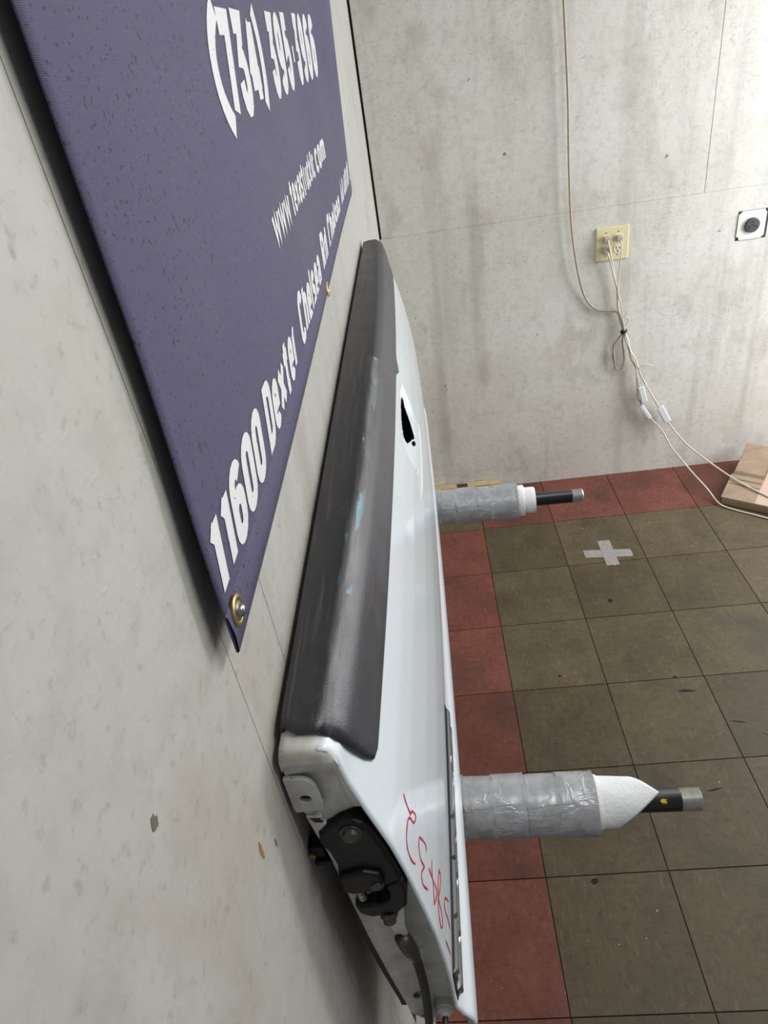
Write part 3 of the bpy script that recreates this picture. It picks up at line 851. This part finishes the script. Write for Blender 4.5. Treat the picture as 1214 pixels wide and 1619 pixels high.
def pen(poly, wy, wz):
    """flat pen along a centre line, mitred at the corners"""
    P = [Vector((a/wy, b/wz)) for a, b in poly]
    closed = (P[0]-P[-1]).length < 1e-6
    if closed: P = P[:-1]
    Q = [P[0]]
    for p in P[1:]:
        if (p-Q[-1]).length > 1e-4: Q.append(p)
    P = Q; n = len(P); V, F = [], []
    def nrm(a, b):
        d = (b-a).normalized(); return Vector((-d.y, d.x))
    for k in range(n):
        a = nrm(P[k-1], P[k]) if (k or closed) else None
        b = nrm(P[k], P[(k+1) % n]) if (k < n-1 or closed) else None
        if a is None: m = b
        elif b is None: m = a
        else:
            m = a+b
            m = a if m.length < 1e-4 else m.normalized()*min(1.9, 1/max(.2, m.normalized().dot(a)))
        V += [P[k]+m, P[k]-m]
    for k in range(n if closed else n-1):
        q = (k+1) % n
        F.append((2*k, 2*k+1, 2*q+1, 2*q))
    return [Vector((v.x*wy, v.y*wz)) for v in V], F
def cell(ch, y0, y1, zb, h, wy, wz, shear):
    """one glyph filling y0..y1, standing on zb"""
    V, F = [], []
    for pl in GL[ch][1]:
        c = [(y0+wy+(y1-y0-2*wy)*u, wz+(h-2*wz)*v) for u, v in pl]
        v, f = pen(c, wy, wz); n = len(V)
        V += v; F += [tuple(i+n for i in q) for q in f]
    out = []
    for p in V:
        y = p.x+shear*p.y; z = zb+p.y
        out.append((banner_x(y, z)+.0011, y, z))
    return out, F
def glyph(vf):
    obj('letter', vf, M_PRINT, ban)
def word(txt, y0, y1, zb0, zb1, h, wfrac, wz, shear, gap=.13):
    tot = sum(GL[c][0] for c in txt)+gap*(len(txt)-1)
    k = (y1-y0)/tot; y = y0
    for c in txt:
        w = GL[c][0]*k
        zb = zb0+(zb1-zb0)*(y-y0)/(y1-y0)
        wy = min(wfrac*k, w*.5)
        glyph(cell(c, y, y+w, zb, h, wy, wz, shear)); y += w+gap*k
for ch, a, b in (('(', -2.206, -2.146), ('7', -2.164, -2.110), ('3', -2.106, -2.054), ('4', -2.050, -1.990), (')', -1.996, -1.957),
                 ('3', -1.914, -1.866), ('9', -1.855, -1.806), ('5', -1.794, -1.745), ('-', -1.738, -1.704), ('3', -1.694, -1.650), ('9', -1.635, -1.588), ('6', -1.576, -1.528), ('6', -1.516, -1.468)):
    t = (a+2.164)/.69
    wy = .0105 if ch in '()' else .0108
    glyph(cell(ch, a, b, 1.759+.013*t, .079+.004*t, wy, .0090, .20))
word('www.', -2.097, -1.966, 1.651, 1.652, .040, .19, .0040, .02, .05)
word('texastruckllc', -1.958, -1.703, 1.6525, 1.657, .040, .19, .0040, .05)
word('.com', -1.700, -1.545, 1.657, 1.660, .042, .19, .0042, .05)
for t_, a, b, za, zb_, h in (
    ('11600', -2.484, -2.322, 1.540, 1.540, .049), ('Dexter', -2.302, -2.116, 1.540, 1.541, .049), ('Chelsea', -2.074, -1.842, 1.541, 1.543, .052), ('Rd.', -1.805, -1.712, 1.543, 1.545, .053),
    ('Chelsea,', -1.694, -1.440, 1.546, 1.551, .053), ('MI', -1.412, -1.350, 1.551, 1.553, .054), ('48118', -1.332, -1.188, 1.553, 1.559, .054)):
    word(t_, a, b, za, zb_, h, .20, .0054, .36)

# ------------------------------------------------------------------ outlets on the back wall
M_IVORY = plain('ivory_plastic', (.70, .63, .38), .38, 0, 40, .06)
M_IVORY2 = plain('pale_outlet_plastic', (.74, .70, .55), .38, 0, 40, .06)
M_PLUG = plain('grimy_plug', (.42, .37, .30), .5, 0, 90, .4)
M_SLOT = plain('slot_black', (.012, .011, .010), .6, 0, 40, .2)
op = empty('outlet_plate', (.886, 0, 1.055), 'ivory double outlet plate with three plugs in it', 'outlet')
obj('cover_plate', box(.824, .948, -.0065, -.0002, .992, 1.117), M_IVORY, op, bevel=.004)
def receptacle(cx, cz, free):
    pts = [(.0165*math.cos(a)*1.0, max(-.0142, min(.0142, .0175*math.sin(a)))) for a in [2*math.pi*k/28 for k in range(28)]]
    rc = obj('receptacle', prism_y([(cx+x, cz+z) for x, z in pts], -.0082, -.005), M_IVORY2, op, bevel=.0006)
    if free:
        obj('slot', box(cx-.0075, cx-.0050, -.0088, -.0078, cz-.001, cz+.0080), M_SLOT, rc)
        obj('slot', box(cx+.0045, cx+.0070, -.0088, -.0078, cz-.001, cz+.0070), M_SLOT, rc)
        obj('ground_hole', lathe_axis([(0, .0032), (.001, .0032)], (cx, -.0088, cz-.008), (0, 1, 0), 14), M_SLOT, rc)
for cx, cz, fr in ((.862, 1.075, False), (.862, 1.034, False), (.908, 1.075, False), (.908, 1.034, True)):
    receptacle(cx, cz, fr)
for cx in (.862, .908):
    for cz in (1.097, 1.012):
        obj('plate_screw', lathe_axis([(0, .0028), (.0012, .0024)], (cx, -.0063, cz), (0, -1, 0), 14), M_STEEL, op)

dr = empty('dryer_outlet', (1.405, 0, 1.052), 'round black heavy-duty outlet on a white square plate at right', 'outlet')
obj('wall_cutout', box(1.3525, 1.4640, -.0012, -.0002, .9990, 1.1052), M_SLOT, dr)
obj('box_plate', prism_y([(1.3530, 1.013), (1.3605, 1.0115), (1.3640, 1.0005), (1.444, 1.0003), (1.4550, 1.0105), (1.4550, 1.093), (1.4495, 1.0965), (1.4470, 1.1040), (1.3660, 1.1040), (1.3530, 1.0930)], -.0036, -.001), plain('white_plate_paint', (.80, .79, .75), .5, 0, 30, .05), dr, bevel=.0006)
dk = obj('outlet_body', lathe_axis([(0, .0270), (.008, .0270), (.0105, .0245), (.011, .0150)], (1.405, -.0040, 1.052), (0, -1, 0), 36), plain('dark_grey_plastic', (.055, .055, .062), .5, 0, 40, .1), dr, smooth=True, split=35)
for (dx, dz, w, h) in ((.0, .0135, .0060, .0050), (-.0125, -.0055, .0035, .0095), (.0125, -.0055, .0035, .0070)):
    obj('slot', box(1.405+dx-w/2, 1.405+dx+w/2, -.0158, -.0120, 1.052+dz-h/2, 1.052+dz+h/2), M_SLOT, dk)
obj('centre_screw', lathe_axis([(0, .003), (.001, .003)], (1.405, -.0145, 1.052), (0, -1, 0), 14), M_SLOT, dk)

# ------------------------------------------------------------------ cords
M_CORD = plain('old_white_cord', (.60, .56, .46), .5, 0, 40, .12)
M_CORD2 = plain('brownish_old_cord', (.36, .31, .23), .5, 0, 40, .2)
M_CONN = plain('white_inline_box', (.72, .73, .78), .45, 0, 40, .04)
def plug(c, parent, s=1.0):
    x, y, z = c
    p = obj('plug', box(x-.013*s, x+.013*s, -.034, -.0085, z-.011*s, z+.012*s), M_PLUG, parent, bevel=.004)
    return p
def oriented_box(a, b, w, d):
    a, b = Vector(a), Vector(b); ax = (b-a).normalized()
    n = Vector((0, -1, 0)); n = (n-ax*n.dot(ax)).normalized(); u = ax.cross(n)
    V = [p+u*sx*w/2+n*sy*d/2 for p in (a, b) for sy in (-1, 1) for sx in (-1, 1)]
    F = [(0, 2, 3, 1), (4, 5, 7, 6), (0, 1, 5, 4), (2, 6, 7, 3), (0, 4, 6, 2), (1, 3, 7, 5)]
    return V, F
hc = empty('hanging_cord', (.70, -.012, .8), 'long thin cord hanging straight down the back wall to the knot', 'cord')
obj('cord', tube([(.680, -.022, 2.6), (.684, -.022, 2.2), (.688, -.022, 1.939), (.693, -.022, 1.842), (.7, -.022, 1.739), (.71, -.022, 1.556), (.713, -.022, 1.438), (.717, -.022, 1.314), (.728, -.022, 1.136), (.755, -.022, .966), (.787, -.012, .862), (.826, -.012, .81), (.877, -.012, .795), (.915, -.012, .785), (.926, -.014, .765), (.936, -.016, .732), (.942, -.020, .705)], .0042, 8, 5), M_CORD2, hc, smooth=True)
obj('knot_loop', tube([(.941, -.022, .698), (.922, -.018, .667), (.909, -.016, .647), (.909, -.016, .617), (.912, -.016, .578), (.923, -.016, .539), (.936, -.016, .528), (.948, -.016, .538), (.954, -.016, .572), (.95, -.016, .611), (.942, -.018, .654), (.943, -.022, .694)], .0034, 8, 5), M_CORD2, hc, smooth=True)
obj('knot_loop', tube([(.937, -.018, .751), (.948, -.018, .759), (.959, -.018, .757), (.963, -.018, .748), (.957, -.018, .729), (.949, -.022, .712)], .0028, 8, 5), M_CORD, hc, smooth=True)
obj('loop_sleeve', tube([(.909, -.016, .625), (.9105, -.016, .595), (.914, -.016, .565)], lambda t: .0035+.004*math.sin(math.pi*t), 10, 5), M_CORD2, hc, smooth=True)

ca = empty('power_cord', (1.15, -.03, .25), 'white cord with one inline box running over the cardboard', 'cord', 'cords plugged into the outlet plate')
plug((.862, 0, 1.075), ca)
obj('cord', tube([(.862, -.031, 1.078), (.868, -.036, 1.05), (.877, -.03, 1.016), (.895, -.02, .944), (.91, -.015, .88), (.915, -.014, .835), (.927, -.014, .779), (.944, -.016, .705), (.956, -.018, .682), (.967, -.019, .655), (.976, -.021, .617), (.994, -.022, .585), (1.008, -.024, .553), (1.02, -.025, .513), (1.049, -.027, .454), (1.078, -.028, .402), (1.114, -.030, .337)], .0036, 8, 5), M_CORD, ca, smooth=True)
obj('inline_box', oriented_box((1.116, -.030, .340), (1.156, -.034, .264), .030, .020), M_CONN, ca, bevel=.005)
obj('cord', tube([(1.154, -.034, .268), (1.186, -.05, .22), (1.231, -.08, .166), (1.29, -.12, .116), (1.367, -.22, .072), (1.415, -.3, .060), (1.47, -.38, .050), (1.525, -.46, .042), (1.62, -.58, .03), (1.75, -.75, .006), (2.0, -.98, .005)], .0036, 8, 5), M_CORD, ca, smooth=True)

cc = empty('power_cord', (1.05, -.03, .30), 'white cord with two inline boxes running down to the floor', 'cord', 'cords plugged into the outlet plate')
plug((.862, 0, 1.034), cc)
obj('cord', tube([(.862, -.031, 1.034), (.868, -.038, 1.012), (.873, -.03, 1.0), (.893, -.024, .936), (.91, -.022, .877), (.914, -.022, .81), (.928, -.022, .767), (.946, -.024, .705), (.951, -.024, .671), (.97, -.026, .617), (.98, -.026, .578), (.998, -.028, .546), (1.009, -.028, .506), (1.024, -.028, .441)], .0034, 8, 5), M_CORD, cc, smooth=True)
obj('inline_box', oriented_box((1.028, -.028, .446), (1.048, -.030, .374), .026, .018), M_CONN, cc, bevel=.004)
obj('cord', tube([(1.046, -.030, .380), (1.036, -.026, .366), (1.036, -.027, .352)], .0026, 8, 4), M_CORD2, cc, smooth=True)
obj('inline_box', oriented_box((1.036, -.028, .356), (1.078, -.031, .290), .018, .016), M_CONN, cc, bevel=.004)
obj('cord', tube([(1.077, -.031, .292), (1.131, -.04, .228), (1.166, -.07, .159), (1.187, -.1, .131), (1.238, -.17, .068), (1.272, -.255, .036), (1.295, -.338, .010), (1.340, -.385, .0042), (1.395, -.430, .0042), (1.442, -.470, .0042), (1.52, -.54, .0042), (1.70, -.66, .0042), (1.95, -.74, .0042)], .0034, 8, 5), M_CORD, cc, smooth=True)
obj('side_loop', tube([(1.007, -.030, .513), (1.014, -.030, .432), (1.02, -.030, .395), (1.033, -.030, .373), (1.037, -.032, .384), (1.024, -.032, .427)], .0026, 8, 5), M_CORD2, cc, smooth=True)

ce = empty('power_cord', (.93, -.02, .75), 'short thin cord from the right plug twisted into the knot', 'cord', 'cords plugged into the outlet plate')
plug((.908, 0, 1.075), ce, .9)
obj('cord', tube([(.910, -.031, 1.072), (.914, -.036, 1.05), (.914, -.028, .985), (.913, -.022, .915), (.911, -.026, .873), (.922, -.028, .83), (.930, -.028, .80), (.935, -.028, .762), (.948, -.030, .70), (.960, -.032, .66), (.972, -.032, .62), (.990, -.032, .575), (1.012, -.032, .538), (1.029, -.034, .546), (1.045, -.036, .548), (1.065, -.038, .544)], .0027, 8, 5), M_CORD, ce, smooth=True)
obj('twist_tie', lathe_axis([(0, .0125), (.003, .0145), (.008, .0145), (.011, .0125)], (.9425, -.0225, .708), (.3, 0, -1), 16), M_SLOT, ce, smooth=True)

# ------------------------------------------------------------------ things on the floor
def card_mat():
    t = NT('brown_cardboard'); p = t.pos()
    n = t.noise(p, 12, 5, .6)
    c = t.mix(t.ramp(n, [(.3, 0.0), (.75, 1.0)]), (.25, .175, .118), (.34, .245, .165))
    c = t.mix(t.math('MULTIPLY', t.ramp(t.noise(t.pos((6, 60, 1), (0, 0, .62)), 1, 4, .6), [(.55, 0.0), (.68, 1.0)]), .45), c, (.15, .10, .065))
    t.set(Base_Color=c, Roughness=.75)
    return t.m
M_CARD = card_mat()
cd = empty('cardboard_box', (1.306, -.328, 0), 'flattened brown cardboard box tilted against the foot of the back wall', 'cardboard')
A0 = Vector((1.306, -.328, .001)); e1 = Vector((.810, -.586, 0)); e2h = Vector((.586, .810, 0))
def card_pt(s, q, top):
    base = A0+e1*s+e2h*q
    zt = .030+.078*q/.375
    return base+Vector((0, 0, zt if top else max(0, zt-.030)))
def slab(s0, s1, q0, q1, lift=0.0, thick=None):
    V = []
    for top in (0, 1):
        for (s, q) in ((s0, q0), (s1, q0), (s1, q1), (s0, q1)):
            p = card_pt(s, q, 1)+Vector((0, 0, lift)) if top else (card_pt(s, q, 0) if thick is None else card_pt(s, q, 1)+Vector((0, 0, lift-thick)))
            V.append(p)
    F = [(3, 2, 1, 0), (4, 5, 6, 7), (0, 1, 5, 4), (1, 2, 6, 5), (2, 3, 7, 6), (3, 0, 4, 7)]
    return V, F
obj('box_body', slab(0, .46, 0, .365), M_CARD, cd, bevel=.003)
obj('flap', slab(-.004, .46, .002, .150, .004, .0035), M_CARD, cd)
M_CBAND = plain('dark_cardboard_band', (.15, .105, .07), .7, 0, 40, .3)
for q0_, q1_ in ((.156, .176), (.118, .126), (.088, .094)):  # dark strips drawn for the crease and lines around the flap
    obj('dark_band', slab(.004, .120, q0_, q1_, .0046 if q0_ < .15 else .0008, .0007), M_CBAND, cd)
obj('packing_tape', slab(.125, .185, .004, .350, .0048, .0008), plain('pale_tape', (.50, .36, .29), .35, 0, 40, .1), cd)
M_WOODL = plain('raw_pine', (.50, .36, .20), .65, 0, 25, .25)
wd = empty('wood_offcut', (.26, -.025, 0), 'short raw pine offcut lying at the foot of the back wall', 'wood')
obj('board', box(.06, .405, -.041, -.003, .0005, .044), M_WOODL, wd, bevel=.002)
obj('dark_notch', prism_y([(.205, .0445), (.255, .0445), (.240, .030), (.220, .030)], -.0418, -.012), M_STUD, wd)
M_MASK = plain('worn_masking_tape', (.27, .262, .235), .6, 0, 60, .35)
tc = empty('tape_cross', (.77, -.58, 0), 'cross of worn grey tape stuck on the brown floor tiles', 'tape')
def torn(x0, x1, y0, y1, z, sh, ragx):
    n = 12; L = []
    if ragx:
        a = [(x0+random.uniform(-.003, .003), y0+(y1-y0)*k/n) for k in range(n+1)]; b = [(x1+random.uniform(-.003, .003), y1+(y0-y1)*k/n) for k in range(n+1)]
    else:
        a = [(x0+(x1-x0)*k/n, y0+random.uniform(-.003, .003)) for k in range(n+1)]; b = [(x1+(x0-x1)*k/n, y1+random.uniform(-.003, .003)) for k in range(n+1)]
    poly = a+b
    f = (lambda h: (lambda x, y: (x, y+sh*(x-.77), z+h)))
    return prism(poly, f(0), f(.0004))
obj('tape_strip', torn(.680, .862, -.608, -.560, .0004, -.10, True), M_MASK, tc)
obj('tape_strip', torn(.747, .797, -.660, -.500, .0009, 0, False), M_MASK, tc)
